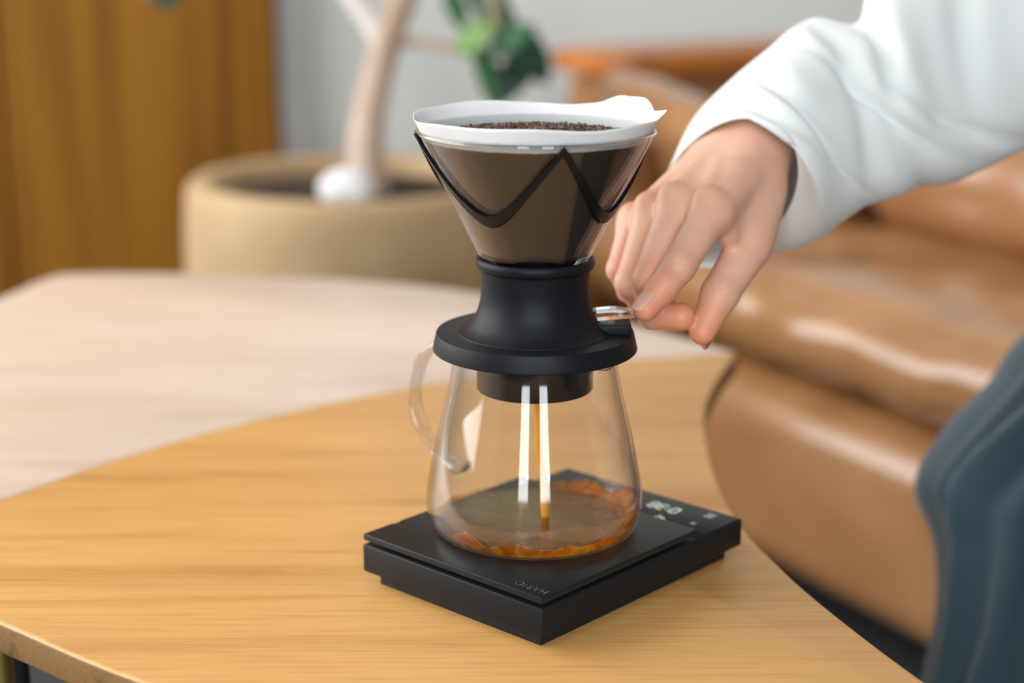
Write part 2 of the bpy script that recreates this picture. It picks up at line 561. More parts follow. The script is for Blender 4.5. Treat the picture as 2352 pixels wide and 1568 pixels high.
# ------------------------------------------------------------------ drip scale
SN = Vector((.0136, .7041, T)); YAW = .8287
SU = Vector((math.cos(YAW), math.sin(YAW), 0)); SV = Vector((-math.sin(YAW), math.cos(YAW), 0))
LEN, WID, HB, HT, HP = .1575, .12, .0217, .0072, .0271
SM = Matrix(((SU.x, SV.x, 0, SN.x), (SU.y, SV.y, 0, SN.y), (0, 0, 1, T), (0, 0, 0, 1)))


def sbox(name, u0, u1, v0, v1, z0, z1, mt, parent, bev=.0006):
    b = box_bm(Vector((u1 - u0, v1 - v0, z1 - z0)), Matrix.Translation(((u0 + u1) / 2, (v0 + v1) / 2, (z0 + z1) / 2)), bev, 2)
    bmesh.ops.transform(b, matrix=SM, verts=b.verts)
    return autosmooth(from_bm(name, b, mt, parent, True), 50)


def splate(name, poly, z0, z1, mt, parent, bev=0.0):
    return prism(name, [tuple((SM @ Vector((u, v, 0))).xy) for u, v in poly], T + z0, T + z1, mt, parent, bev, 2)


q = SM.inverted() @ PZ(1592, 1212, T + HP)
PU = q.x
sc_ = tag(empty('kitchen_scale', SN + SU * LEN / 2 + SV * WID / 2), 'flat black digital coffee scale under the glass carafe', 'scale')
sbox('body', 0, LEN, 0, WID, HT, HB, M['scale_black'], sc_, .0009)
sbox('foot', .006, LEN - .006, .006, WID - .006, 0, HT, M['scale_foot'], sc_, .0004)
sbox('platform_support', .009, PU - .009, .009, WID - .009, HB, HP - .0032, M['scale_foot'], sc_, 0)
plat = sbox('platform', .0003, PU, .0003, WID - .0003, HP - .0033, HP, M['scale_top'], sc_, .0005)
sbox('display_panel', PU + .0015, LEN - .0010, .001, WID - .001, HB, HB + .0003, M['scale_top'], sc_, .0001)


def text_mesh(name, body, size, depth, Mx, mt, parent):
    c = bpy.data.curves.new(name, 'FONT')
    c.body = body; c.size = size; c.extrude = depth; c.align_x = 'CENTER'; c.align_y = 'CENTER'
    c.resolution_u = 3; c.space_character = 1.05
    o = bpy.data.objects.new(name, c); COL.objects.link(o)
    dg = bpy.context.evaluated_depsgraph_get()
    me = bpy.data.meshes.new_from_object(o.evaluated_get(dg))
    bpy.data.objects.remove(o); bpy.data.curves.remove(c)
    me.transform(Mx)
    me.materials.clear()
    return link(name, me, mt, parent, False)


tp = SM.inverted() @ PZ(1222, 1350, T + HP)
Rt = Matrix(((0, -1, 0, tp.x), (1, 0, 0, tp.y), (0, 0, 1, HP + .00015), (0, 0, 0, 1)))
text_mesh('embossed_lettering', 'HARIO', .0062, .00025, SM @ Rt, M['emboss'], plat)
# seven segment digits of the lit display, facing the far short end of the scale
SEG = {'0': 'abcdef', '1': 'bc', '2': 'abged', '3': 'abgcd', '4': 'fgbc', '5': 'afgcd', '6': 'afgedc', '8': 'abcdefg', '9': 'abcfgd'}


def digits(txt, at, h, parent):
    bm = bmesh.new(); w = h * .52; t = h * .15
    x = 0
    for ch in txt:
        if ch in ':.':
            for zz in ((.3, .7) if ch == ':' else (.05,)):
                box_bm(Vector((t, t, .0002)), Matrix.Translation((x + t / 2, h * zz, .0001)), bm=bm)
            x += t * 2.2; continue
        for s in SEG[ch]:
            cx, cy, L, vert = {'a': (w / 2, h, w, 0), 'd': (w / 2, 0, w, 0), 'g': (w / 2, h / 2, w, 0), 'f': (0, .75 * h, h / 2, 1), 'b': (w, .75 * h, h / 2, 1), 'e': (0, .25 * h, h / 2, 1), 'c': (w, .25 * h, h / 2, 1)}[s]
            sz = Vector((t, L * .86, .0002)) if vert else Vector((L * .86, t, .0002))
            box_bm(sz, Matrix.Translation((x + cx, cy, .0001)), bm=bm)
        x += w * 1.55
    # reading direction runs along +v, tops of the digits point to -u
    Mx = SM @ Matrix(((0, -1, 0, at[0]), (1, 0, 0, at[1]), (0, 0, 1, HB + .0003), (0, 0, 0, 1)))
    bmesh.ops.transform(bm, matrix=Mx, verts=bm.verts)
    return from_bm('display_digit', bm, M['digit'], parent, False)


d1 = SM.inverted() @ PZ(1566, 1172, T + HB)
digits('0:38', (d1.x, d1.y), .0072, sc_)
d2 = SM.inverted() @ PZ(1537, 1190, T + HB)
digits('42', (d2.x - .001, d2.y), .0050, sc_)
for (px, py, su, sv) in ((1631, 1186, .0060, .0052), (1592, 1203, .0026, .0030)):
    c = SM.inverted() @ PZ(px, py, T + HB)
    bm = bmesh.new()
    for k in range(3):
        box_bm(Vector((su * .28, sv * (1 - .2 * (k == 1)), .0002)), SM @ Matrix.Translation((c.x + (k - 1) * su * .36, c.y, HB + .0004)), bm=bm)
    from_bm('button_icon', bm, M['icon'], sc_, False)
c = SM.inverted() @ PZ(908, 1199, T + HP)
splate('edge_mark', [(c.x - .0022, WID - .0018), (c.x + .0024, WID - .0018), (c.x + .0024, WID - .0004), (c.x - .0022, WID - .0004)], HP, HP + .0002, M['tan_mark'], plat)

# ------------------------------------------------------------------ glass carafe
AX, AY = .0113, .7970
ZP = T + HP
wall_pts = [(.0450, .0272), (.0482, .0276), (.0506, .0288), (.0524, .0310), (.0537, .0345), (.0543, .0385), (.0545, .0430), (.0541, .0475), (.0533, .0530), (.0512, .0640), (.0488, .0750), (.0462, .0860), (.0440, .0950), (.0424, .1030), (.0412, .1100), (.0405, .1150), (.0402, .1185), (.0405, .1198)]
wp = catmull(wall_pts, 3)


def r_outer(z):
    return float(np.interp(z, wp[:, 1], wp[:, 0]))


def r_inner(z):
    return r_outer(z) - .0016


prof = [(0, ZP + .0002)] + [(float(r), T + float(z)) for r, z in wp]
inn = [(float(r) - .0016, T + max(float(z), HP + .0022)) for r, z in wp[::-1]]
inn = [p for p in inn if p[1] > ZP + .0021] + [(.0, ZP + .0021)]
car = tag(empty('glass_carafe', (AX, AY, ZP)), 'clear glass coffee server with a loop handle on the scale', 'carafe')
body = lathe('body', prof + inn, AX, AY, M['carafe'], car, 128)
hd = Vector((-.7071, .7071, 0))
hp = [(.0415, .1120), (.055, .1128), (.071, .1086), (.083, .098), (.0895, .0790), (.086, .0630), (.0745, .0510), (.0625, .0465), (.0535, .0450)]
tube('handle', [tuple(Vector((AX, AY, T)) + hd * r + Vector((0, 0, z))) for r, z in hp], [.0022] * (len(hp) - 2) + [.0026, .0036], M['handle'], car, 20, 6, 2.1, (.7071, .7071, 0))

# ------------------------------------------------------------------ coffee: pool, swirl and falling stream
random.seed(3)
NA, NR = 160, 40
v, f = [], []
Z0 = HP + .0023


def wall_h(a):
    # a: 0 = image right, -pi/2 = towards the camera
    d = lambda c: abs((a - c + math.pi) % (2 * math.pi) - math.pi)
    h = .0046 * (.22 + .70 * (.5 - .5 * math.sin(a)))
    h += .0075 * math.exp(-(d(.15) / .55) ** 2) + .0042 * math.exp(-(d(.95) / .45) ** 2)
    h += .0026 * math.exp(-(d(-1.9) / .30) ** 2) + .0030 * math.exp(-(d(-2.35) / .25) ** 2)
    n_ = mn.fractal(Vector((math.cos(a) * 3.2, math.sin(a) * 3.2, 4.2)), 1.0, 2.0, 4)
    return max(.0012, h * (1 + .7 * n_))


for i in range(NA):
    a = 2 * math.pi * i / NA
    hw = wall_h(a)
    for k in range(NR + 1):
        t = k / NR
        edge = max(0.0, (t - .74) / .26)
        z = .0004 + hw * edge ** 2.0
        z += .0011 * edge * mn.noise(Vector((math.cos(a) * t * 22, math.sin(a) * t * 22, 1.3)))
        dx, dy = math.cos(a) * t * .05 - .0053, math.sin(a) * t * .05 + .001
        rr = math.hypot(dx, dy)
        z += .0012 * math.exp(-(rr / .004) ** 2) + .0005 * math.cos(rr * 900) * math.exp(-(rr / .010) ** 2)
        z += .00015 * mn.noise(Vector((dx * 150, dy * 150, 7)))
        z = max(z, .0002)
        r = t * (r_inner(Z0 + z) - .0002) if k == NR else t * (r_inner(Z0 + max(z, .0006)) - .0003)
        v.append((AX + r * math.cos(a), AY + r * math.sin(a), T + Z0 + z))
nt_ = len(v)
for i in range(NA):
    a = 2 * math.pi * i / NA
    zt = v[i * (NR + 1) + NR][2] - T
    for k in range(8):
        z = Z0 + (zt - Z0) * (1 - (k + 1) / 8) if k < 7 else Z0
        r = (r_inner(z) - .0002) if k < 7 else r_inner(Z0) - .0004
        v.append((AX + r * math.cos(a), AY + r * math.sin(a), T + z - (.00005 if k == 7 else 0)))
cb = len(v); v.append((AX, AY, T + Z0 - .00005))
for i in range(NA):
    j = (i + 1) % NA
    for k in range(NR):
        f.append((i * (NR + 1) + k, j * (NR + 1) + k, j * (NR + 1) + k + 1, i * (NR + 1) + k + 1)[::-1])
    prev_i, prev_j = i * (NR + 1) + NR, j * (NR + 1) + NR
    for k in range(8):
        ni, nj = nt_ + i * 8 + k, nt_ + j * 8 + k
        f.append((prev_i, prev_j, nj, ni)[::-1]); prev_i, prev_j = ni, nj
    f.append((prev_i, prev_j, cb)[::-1])
me = bpy.data.meshes.new('coffee')
me.from_pydata(v, [], f)
bm = bmesh.new(); bm.from_mesh(me); bmesh.ops.remove_doubles(bm, verts=bm.verts, dist=1e-7)
bmesh.ops.dissolve_degenerate(bm, dist=1e-8, edges=bm.edges)
cof = tag(from_bm('brewed_coffee', bm, M['coffee']), 'amber coffee swirling in the bottom of the carafe with its falling stream', 'coffee')
th_ = cof.data.attributes.new('thick', 'FLOAT', 'POINT')
rad_ = [math.hypot(q_.co.x - AX, q_.co.y - AY) for q_ in cof.data.vertices]
th_.data.foreach_set('value', [max(0.0, min(1.0, (r - .0425) / .0065)) * max(0.0, min(1.0, (wall_h(math.atan2(q_.co.y - AY, q_.co.x - AX)) - .0012) / .0035)) for r, q_ in zip(rad_, cof.data.vertices)])
sp = []
for (px, py) in ((1233, 890), (1235, 925), (1236, 980), (1238, 1030), (1244, 1075), (1249, 1110), (1251, 1160), (1254, 1205), (1255, 1216)):
    sp.append(PD(px, py, .829 + (py - 890) / 326 * .028))
tube('stream', [tuple(p) for p in sp], [.0017, .0017, .00165, .0019, .0017, .0019, .0021, .0021, .0030], M['stream'], cof, 14, 5)

# ------------------------------------------------------------------ dripper
dr = tag(empty('coffee_dripper', (AX, AY, T + .0997)), 'glass cone dripper with black collar and flange on top of the carafe', 'dripper')
CONE = [(.0232, .1540), (.0258, .1636), (.0573, .2271)]
ca = math.atan2(.2271 - .1636, .0573 - .0258)


def r_cone(z): return .0258 + (z - .1636) * (.0573 - .0258) / (.2271 - .1636)


out_ = [(r_cone(z), T + z) for z in np.linspace(.157, .2262, 16)]
lip = [(.0573, T + .2268), (.0572, T + .2273), (.0566, T + .2274)]
inn = [(r_cone(z) - .0018, T + z) for z in np.linspace(.2266, .157, 16)]
lathe('glass_cone', out_ + lip + inn, AX, AY, M['cone'], dr, 128)
lathe('glass_rim', [(.0570 + .0007 * math.cos(a), T + .2272 + .0007 * math.sin(a)) for a in np.linspace(0, 2 * math.pi, 11)[:-1]], AX, AY, M['solid_glass'], dr, 128, True)
# four scalloped ribs moulded around the cone
for q4 in range(4):
    a0 = math.radians(-90 - 79 + 91 * q4)
    v, f = [], []
    NS = 48
    zt, zb = .2250, .1885
    for i in range(NS + 1):
        t = i / NS
        a = a0 + t * math.radians(91)
        s = abs(2 * t - 1)
        s = math.sqrt(s * s + .006) * (1 - .003 * s)
        zc = zb + (zt - zb) * min(1.0, s) ** 1.75
        hwid = .0032 * (1 - .25 * s)
        for (dz, dr_) in ((-hwid, .0004), (-hwid * .85, .0014), (hwid * .85, .0014), (hwid, .0004), (hwid, -.0006), (-hwid, -.0006)):
            z = zc + dz
            r = r_cone(z) + dr_
            v.append((AX + r * math.cos(a), AY + r * math.sin(a), T + z))
    for i in range(NS):
        for k in range(6):
            k2 = (k + 1) % 6
            f.append((i * 6 + k, i * 6 + k2, (i + 1) * 6 + k2, (i + 1) * 6 + k))
    f.append(tuple(range(6))); f.append(tuple(NS * 6 + k for k in range(6)))
    o = pydata('cone_rib', v, f, M['rib'], dr)
    autosmooth(o, 40)
col = catmull([(.0272, .1600), (.0268, .1560), (.0265, .1510), (.0267, .1465), (.0275, .1420), (.0292, .1375), (.0322, .1330), (.0352, .1305), (.0380, .1290)], 5)
ring = [(.0258, .1560), (.0262, .1610), (.0268, .1652), (.0277, .1662), (.0287, .1655), (.0292, .1640), (.0291, .1622), (.0284, .1610), (.0276, .1606)]
lathe('collar', [(r, T + z) for r, z in ring] + [(float(r), T + float(z)) for r, z in col] + [(.0380, T + .1280), (.0240, T + .1280), (.0240, T + .1500), (.0258, T + .1560)], AX, AY, M['silicone'], dr, 128, True)
fl = [(.0235, .1288), (.0480, .1288), (.0484, .1287), (.0486, .1283), (.0503, .1210), (.0503, .1204), (.0499, .1200), (.0235, .1199)]
flo = autosmooth(lathe('flange', [(r, T + z) for r, z in fl], AX, AY, M['silicone'], dr, 128, True), 24)
ob = lathe('lower_cup', [(.0, T + .1010), (.0262, T + .1010), (.0272, T + .0998), (.0284, T + .0998), (.0288, T + .1003), (.0290, T + .1198), (.0, T + .1198)], AX, AY, M['gloss_black'], dr, 96)
autosmooth(ob, 50)
box('lever_block', (AX + .0255, AY - .0085, T + .1284), (AX + .0468, AY + .0085, T + .1335), M['silicone'], dr, .0008)
# clear lever: a bar with a scooped, rounded paddle end
v, f = [], []
LN = 24
for i in range(LN + 1):
    t = i / LN
    x = .0262 + t * .0325
    w = .0046 + .0012 * min(1, t * 2)
    if t > .86: w *= math.sqrt(max(.02, 1 - ((t - .86) / .14) ** 2 * .97))
    zb_ = .1346 + .0030 * t + .0012 * max(0, t - .6)
    th = .0046 - .0016 * min(1, max(0, (t - .35) / .3)) + .0010 * max(0, (t - .85) / .15)
    for (sy, sz) in ((-1, 0), (-1, .8), (-.75, 1), (.75, 1), (1, .8), (1, 0)):
        v.append((AX + x, AY + sy * w, T + zb_ + sz * th))
for i in range(LN):
    for k in range(6):
        k2 = (k + 1) % 6
        f.append((i * 6 + k, (i + 1) * 6 + k, (i + 1) * 6 + k2, i * 6 + k2))
f.append(tuple(range(6))); f.append(tuple(LN * 6 + k for k in range(6))[::-1])
lv = pydata('lever', v, f, M['solid_glass'], dr)
autosmooth(lv, 30)
lv['label'] = 'clear plastic lever'
# clear hook of the lever mechanism below the flange
tube('lever_hook', [(AX + .0265, AY - .006, T + .1195), (AX + .030, AY - .009, T + .1140), (AX + .0350, AY - .009, T + .1130), (AX + .0385, AY - .006, T + .1160), (AX + .0390, AY - .002, T + .1196)], .0020, M['solid_glass'], dr, 12, 6)
fa = -math.pi / 2 + .38
er = .0441
e1_ = Vector((-math.sin(fa), math.cos(fa), 0)); e2_ = Vector((-math.cos(fa), -math.sin(fa), 0))
pt = Vector((AX, AY, T + .1287)) - e2_ * er
text_mesh('embossed_lettering', 'HARIO', .0034, .00015, Matrix(((e1_.x, e2_.x, 0, pt.x), (e1_.y, e2_.y, 0, pt.y), (0, 0, 1, pt.z), (0, 0, 0, 1))), M['emboss'], flo)

# ------------------------------------------------------------------ paper filter
v, f = [], []
NA, NZ = 160, 44


def lip_z(a):
    d = lambda c: (a - c + math.pi) % (2 * math.pi) - math.pi
    z = .2347 + .0006 * math.sin(3 * a + 1) + .0004 * math.sin(7 * a)
    z += .0052 * math.exp(-(abs(d(.62)) / .30) ** 4)
    z += -.0012 * math.exp(-((d(1.25)) / .18) ** 2)
    z += .0016 * math.exp(-((d(.02)) / .07) ** 2)
    z += -.0010 * math.exp(-((d(.22)) / .05) ** 2)
    return z


for side in (0, 1):
    for i in range(NA):
        a = 2 * math.pi * i / NA
        zt = lip_z(a)
        for k in range(NZ + 1):
            t = k / NZ
            z = .168 + (zt - .168) * t
            r = r_cone(z) - .0021 - side * .0003
            wv = max(0, (z - .226) / .009)
            r += wv * (.0006 * math.sin(5 * a + 2) + .0008 * mn.noise(Vector((math.cos(a) * 4, math.sin(a) * 4, 2))))
            d = (a - .62 + math.pi) % (2 * math.pi) - math.pi
            r -= wv ** 2 * .0016 * math.exp(-(d / .12) ** 2)
            r += wv ** 1.5 * .0014 * math.exp(-(((a + math.pi) % (2 * math.pi) - math.pi) / .10) ** 2)
            v.append((AX + r * math.cos(a), AY + r * math.sin(a), T + z))
S = NA * (NZ + 1)
for i in range(NA):
    j = (i + 1) % NA
    for k in range(NZ):
        q_ = (i * (NZ + 1) + k, j * (NZ + 1) + k, j * (NZ + 1) + k + 1, i * (NZ + 1) + k + 1)
        f.append(q_); f.append(tuple(x + S for x in q_)[::-1])
    f.append((i * (NZ + 1) + NZ, j * (NZ + 1) + NZ, j * (NZ + 1) + NZ + S, i * (NZ + 1) + NZ + S))
    f.append((i * (NZ + 1), i * (NZ + 1) + S, j * (NZ + 1) + S, j * (NZ + 1)))
fp = tag(pydata('paper_filter', v, f, M['paper']), 'white cone paper filter soaked brown below, inside the glass dripper', 'filter')

# ------------------------------------------------------------------ coffee grounds in the filter
rng = random.Random(11)
bm = bmesh.new()
GR, GZ = r_cone(.2235) - .0032, T + .2235
rings, ns = 26, 120
grid = []
for k in range(rings + 1):
    row = []
    for i in range(ns):
        a = 2 * math.pi * i / ns
        r = GR * k / rings
        x, y = r * math.cos(a), r * math.sin(a)
        z = .0030 * (1 - (k / rings) ** 2.4) + .0010 * mn.noise(Vector((x * 260, y * 260, 0))) * (1 - (k / rings) ** 6)
        row.append(bm.verts.new((AX + x, AY + y, GZ + z)))
    grid.append(row)
for k in range(rings):
    for i in range(ns):
        j = (i + 1) % ns
        bm.faces.new((grid[k][i], grid[k][j], grid[k + 1][j], grid[k + 1][i]))
bmesh.ops.remove_doubles(bm, verts=bm.verts, dist=1e-6)
ico = bmesh.new(); bmesh.ops.create_icosphere(ico, subdivisions=1, radius=1)
iv = [x.co.copy() for x in ico.verts]; iff = [[w.index for w in p.verts] for p in ico.faces]; ico.free()
for n_ in range(2600):
    r = GR * .88 * math.sqrt(rng.random()); a = rng.random() * 2 * math.pi
    s = .0004 + .0010 * rng.random() ** 2
    z = GZ + .0030 * (1 - (r / GR) ** 2.4) + s * .4 + .0006 * rng.random() ** 3
    c = Vector((AX + r * math.cos(a), AY + r * math.sin(a), z))
    R = Matrix.Rotation(rng.random() * 6, 3, 'Z') @ Matrix.Rotation(rng.random() * 6, 3, 'X')
    vv = [bm.verts.new(c + R @ Vector((p.x * s, p.y * s * (.6 + .5 * rng.random()), p.z * s * (.5 + .4 * rng.random())))) for p in iv]
    for p in iff: bm.faces.new([vv[q_] for q_ in p])
gr = from_bm('coffee_grounds', bm, M['grounds'], None, False, False)
tag(gr, 'heap of dark wet coffee grounds inside the paper filter', 'coffee grounds', kind='stuff')

# ------------------------------------------------------------------ hand (one continuous skin)
D0 = .8205


def surface_nets(F, org, h):
    ins = F < 0
    nx, ny, nz = F.shape
    c = [ins[i:nx - 1 + i, j:ny - 1 + j, k:nz - 1 + k] for i in (0, 1) for j in (0, 1) for k in (0, 1)]
    cnt = sum(x.astype(np.int8) for x in c)
    act = (cnt > 0) & (cnt < 8)
    I, J, K = np.nonzero(act)
    idx = -np.ones(act.shape, np.int64); idx[I, J, K] = np.arange(len(I))
    acc = np.zeros((len(I), 3)); num = np.zeros(len(I))
    corners = [(i, j, k) for i in (0, 1) for j in (0, 1) for k in (0, 1)]
    for p in corners:
        for ax in range(3):
            if p[ax]: continue
            q = list(p); q[ax] = 1
            a = F[I + p[0], J + p[1], K + p[2]]; b = F[I + q[0], J + q[1], K + q[2]]
            s = (a < 0) != (b < 0)
            t = np.where(s, a / np.where(a - b == 0, 1, a - b), 0)
            pos = np.tile(np.array(p, float), (len(I), 1)); pos[:, ax] += t
            acc[s] += pos[s]; num[s] += 1
    V = (np.stack([I, J, K], 1) + acc / num[:, None]) * h + org
    faces = []
    for ax in range(3):
        sl0 = [slice(None)] * 3; sl1 = [slice(None)] * 3
        sl0[ax] = slice(0, -1); sl1[ax] = slice(1, None)
        a = ins[tuple(sl0)]; b = ins[tuple(sl1)]
        E = np.stack(np.nonzero(a != b), 1)
        o1, o2 = [(1, 2), (2, 0), (0, 1)][ax]
        ok = (E[:, o1] > 0) & (E[:, o2] > 0) & (E[:, o1] < F.shape[o1] - 1) & (E[:, o2] < F.shape[o2] - 1)
        E = E[ok]
        fl_ = a[tuple(E.T)]
        def cell(d1, d2):
            C = E.copy(); C[:, o1] += d1; C[:, o2] += d2
            return idx[tuple(C.T)]
        Q = np.stack([cell(-1, -1), cell(0, -1), cell(0, 0), cell(-1, 0)], 1)
        Q[~fl_] = Q[~fl_][:, ::-1]
        faces.append(Q)
    return V, np.concatenate(faces)


def H(px, py, off): return np.array(PD(px, py, D0 + off / 1000.0))


def capsule(P, a, b, ra, rb):
    ab = b - a
    t = np.clip(((P - a) @ ab) / (ab @ ab), 0, 1)
    return np.sqrt(((P - a - t[:, None] * ab) ** 2).sum(1)) - (ra + (rb - ra) * t)


def smin(a, b, k):
    h = np.clip(.5 + .5 * (b - a) / k, 0, 1)
    return b + (a - b) * h - k * h * (1 - h)


mm = .001
FWD_ = np.array(FWD)
J = dict(
    index=[H(1636, 486, 16), H(1560, 610, -6), H(1516, 668, -2), H(1482, 709, -6)],
    middle=[H(1556, 476, 28), H(1492, 640, 8), H(1500, 722, 20), H(1564, 728, 14)],
    ring=[H(1498, 494, 44), H(1448, 648, 28), H(1478, 702, 42), H(1530, 706, 46)],
    pinky=[H(1458, 512, 60), H(1424, 618, 48), H(1444, 668, 58), H(1486, 682, 62)],
    thumb=[H(1742, 440, 66), H(1716, 572, 38), H(1654, 674, 22), H(1613, 762, 16)],
)
R_ = dict(index=[9.6, 8.3, 7.3, 6.3], middle=[9.6, 8.4, 7.6, 7.2], ring=[9.2, 7.8, 6.8, 5.8], pinky=[8.4, 6.8, 5.9, 5.0], thumb=[14, 11.2, 9.6, 6.8])
wrist = H(1706, 322, 84)
fore = H(1850, 225, 160)
n_dor = np.cross(J['index'][0] - J['pinky'][0], wrist - J['middle'][0]); n_dor /= np.linalg.norm(n_dor)
if n_dor @ np.array(FWD) > 0: n_dor = -n_dor
wx = J['index'][0] - J['pinky'][0]; wx /= np.linalg.norm(wx)
w_in, w_out = wrist + wx * 12 * mm, wrist - wx * 11 * mm
hs = .0011
allp = np.array([p for q_ in J.values() for p in q_] + [wrist, fore])
lo, hi = allp.min(0) - .034, allp.max(0) + .034
dims = np.ceil((hi - lo) / hs).astype(int) + 1


def hand_sdf(P):
    # palm: metacarpals from the wrist to every knuckle
    palm = None
    for nm, w_, r0, r1 in (('index', w_in, 15, 10.2), ('middle', wrist, 16, 10.4), ('ring', wrist, 15, 10), ('pinky', w_out, 14, 9.4)):
        base = w_ + (J[nm][0] - w_) * .10
        k0 = J[nm][0] - n_dor * 1.5 * mm
        d_ = capsule(P, base - n_dor * 3 * mm, k0, r0 * mm, r1 * mm)
        palm = d_ if palm is None else smin(palm, d_, 10 * mm)
    # web between thumb and index, ball of the thumb
    palm = smin(palm, capsule(P, w_in - n_dor * 4 * mm, J['thumb'][1] + (J['thumb'][0] - J['thumb'][1]) * .25, 16 * mm, 11.5 * mm), 10 * mm)
    palm = smin(palm, capsule(P, J['thumb'][0] * .6 + J['index'][0] * .4 - n_dor * 6 * mm, J['index'][0] * .72 + J['thumb'][1] * .28 - n_dor * 7 * mm, 8.5 * mm, 5.5 * mm), 9 * mm)
    # forearm
    arm_ = smin(capsule(P, w_in, fore + wx * 12 * mm, 15 * mm, 17 * mm), capsule(P, w_out, fore - wx * 12 * mm, 15 * mm, 17 * mm), 12 * mm)
    palm = smin(palm, arm_, 14 * mm)
    # tendons running to the knuckles
    for nm in ('index', 'middle', 'ring'):
        k_ = J[nm][0] + n_dor * 8.0 * mm
        w_ = wrist + n_dor * 9.5 * mm
        palm = smin(palm, capsule(P, w_ * .45 + k_ * .55, k_, 2.0 * mm, 3.0 * mm), 4.5 * mm)
    # knuckles
    for nm, r_k, off in (('index', 6.0, 7.6), ('middle', 6.0, 7.8), ('ring', 5.2, 6.6), ('pinky', 4.8, 5.8)):
        c_ = J[nm][0] + n_dor * off * mm
        palm = smin(palm, np.sqrt(((P - c_) ** 2).sum(1)) - r_k * mm, 5 * mm)
    tot = None
    for nm in J:
        j, r_ = J[nm], R_[nm]
        g = None
        for k in range(3):
            d_ = capsule(P, j[k], j[k + 1], r_[k] * mm, r_[k + 1] * mm)
            if k < 2:   # slim shaft between two joints
                pass
            g = d_ if g is None else smin(g, d_, 2.5 * mm)
        if nm != 'thumb':   # bony middle joint
            bd = (j[1] - (j[0] + j[2]) / 2); bd /= np.linalg.norm(bd)
            g = smin(g, np.sqrt(((P - j[1] - bd * 1.6 * mm) ** 2).sum(1)) - (r_[1] - .9) * mm, 2 * mm)
        s_ = smin(palm, g, (8 if nm == 'thumb' else 5.5) * mm)
        tot = s_ if tot is None else np.minimum(tot, s_)
    return tot


def axis_pts(step):
    return [lo[i] + step * hs * np.arange(-(-int(dims[i]) // step) + 1) for i in range(3)]


# coarse pass, then a fine pass only close to the skin
cxs = axis_pts(4)
G = np.stack([g.ravel() for g in np.meshgrid(*cxs, indexing='ij')], 1)
Fc = hand_sdf(G).reshape([len(c_) for c_ in cxs])
Ff = np.repeat(np.repeat(np.repeat(Fc[:-1, :-1, :-1], 4, 0), 4, 1), 4, 2)
I3 = np.nonzero(np.abs(Ff) < 9.0 * hs)
Ff[I3] = hand_sdf(np.stack(I3, 1) * hs + lo)
F = Ff
V, Q = surface_nets(F, lo, hs)
me = bpy.data.meshes.new('person')
me.from_pydata(V.tolist(), [], Q.tolist())
tips = np.array([J[n][3] for n in J]); mids = np.array([J[n][1] for n in J] + [J[n][0] + n_dor * 9 * mm for n in J])
fl1 = np.exp(-(np.min(np.linalg.norm(V[:, None] - tips[None], axis=2), 1) / .017) ** 2) * .75
fl2 = np.exp(-(np.min(np.linalg.norm(V[:, None] - mids[None], axis=2), 1) / .013) ** 2) * .25
at_ = me.attributes.new('flush', 'FLOAT', 'POINT')
at_.data.foreach_set('value', np.clip(fl1 + fl2, 0, 1).astype(np.float32))
dj = np.array([J[n][1] - FWD_ * (R_[n][1] * mm) for n in ('index', 'middle')] + [J['thumb'][2] - FWD_ * R_['thumb'][2] * mm, J['index'][2] - FWD_ * R_['index'][2] * mm])
at2 = me.attributes.new('crease', 'FLOAT', 'POINT')
at2.data.foreach_set('value', np.exp(-(np.min(np.linalg.norm(V[:, None] - dj[None], axis=2), 1) / .0052) ** 2).astype(np.float32))
person = link('person', me, M['skin'])
sm_ = person.modifiers.new('smooth', 'SMOOTH'); sm_.factor = .5; sm_.iterations = 4
tag(person, 'person in white shirt and slate trousers pressing the lever with one hand', 'person')


def nail(j_tip, j_dip, up, r, ln, wd, shift):
    ax_ = Vector(j_tip - j_dip).normalized(); up = Vector(up); up = (up - ax_ * up.dot(ax_)).normalized(); sd = ax_.cross(up)
    v, f = [], []
    nu, nv = 14, 12
    c0 = Vector(j_tip) + ax_ * shift
    for s in (0, 1):
        for i in range(nu + 1):
            t = i / nu
            y = (t - .5) * 2
            w = wd * (1 - abs(y) ** 4 * .35)
            for k in range(nv + 1):
                b = (k / nv - .5) * 2
                ang = b * w
                rr = (r + .00035 - s * .0009)
                drop = .0012 * max(0, y) ** 2
                v.append(c0 + ax_ * (y * ln / 2 + .0010 * (1 - b * b) * (1 if y > 0 else -1) * abs(y)) + up * (math.cos(ang) * rr - drop) + sd * (math.sin(ang) * rr))
    S_ = (nu + 1) * (nv + 1)
    for i in range(nu):
        for k in range(nv):
            q_ = (i * (nv + 1) + k, i * (nv + 1) + k + 1, (i + 1) * (nv + 1) + k + 1, (i + 1) * (nv + 1) + k)
            f.append(q_); f.append(tuple(x + S_ for x in q_)[::-1])
    return pydata('fingernail', v, f, M['nail'], person)


nail(J['index'][3], J['index'][2], np.array(-FWD * .45 + UPV * .75 - RGT * .40), .0064, .0110, .85, -.0008)
nail(J['thumb'][3], J['thumb'][2], np.array(RGT * .85 + FWD * .35 - UPV * .2), .0066, .0110, .8, .0005)

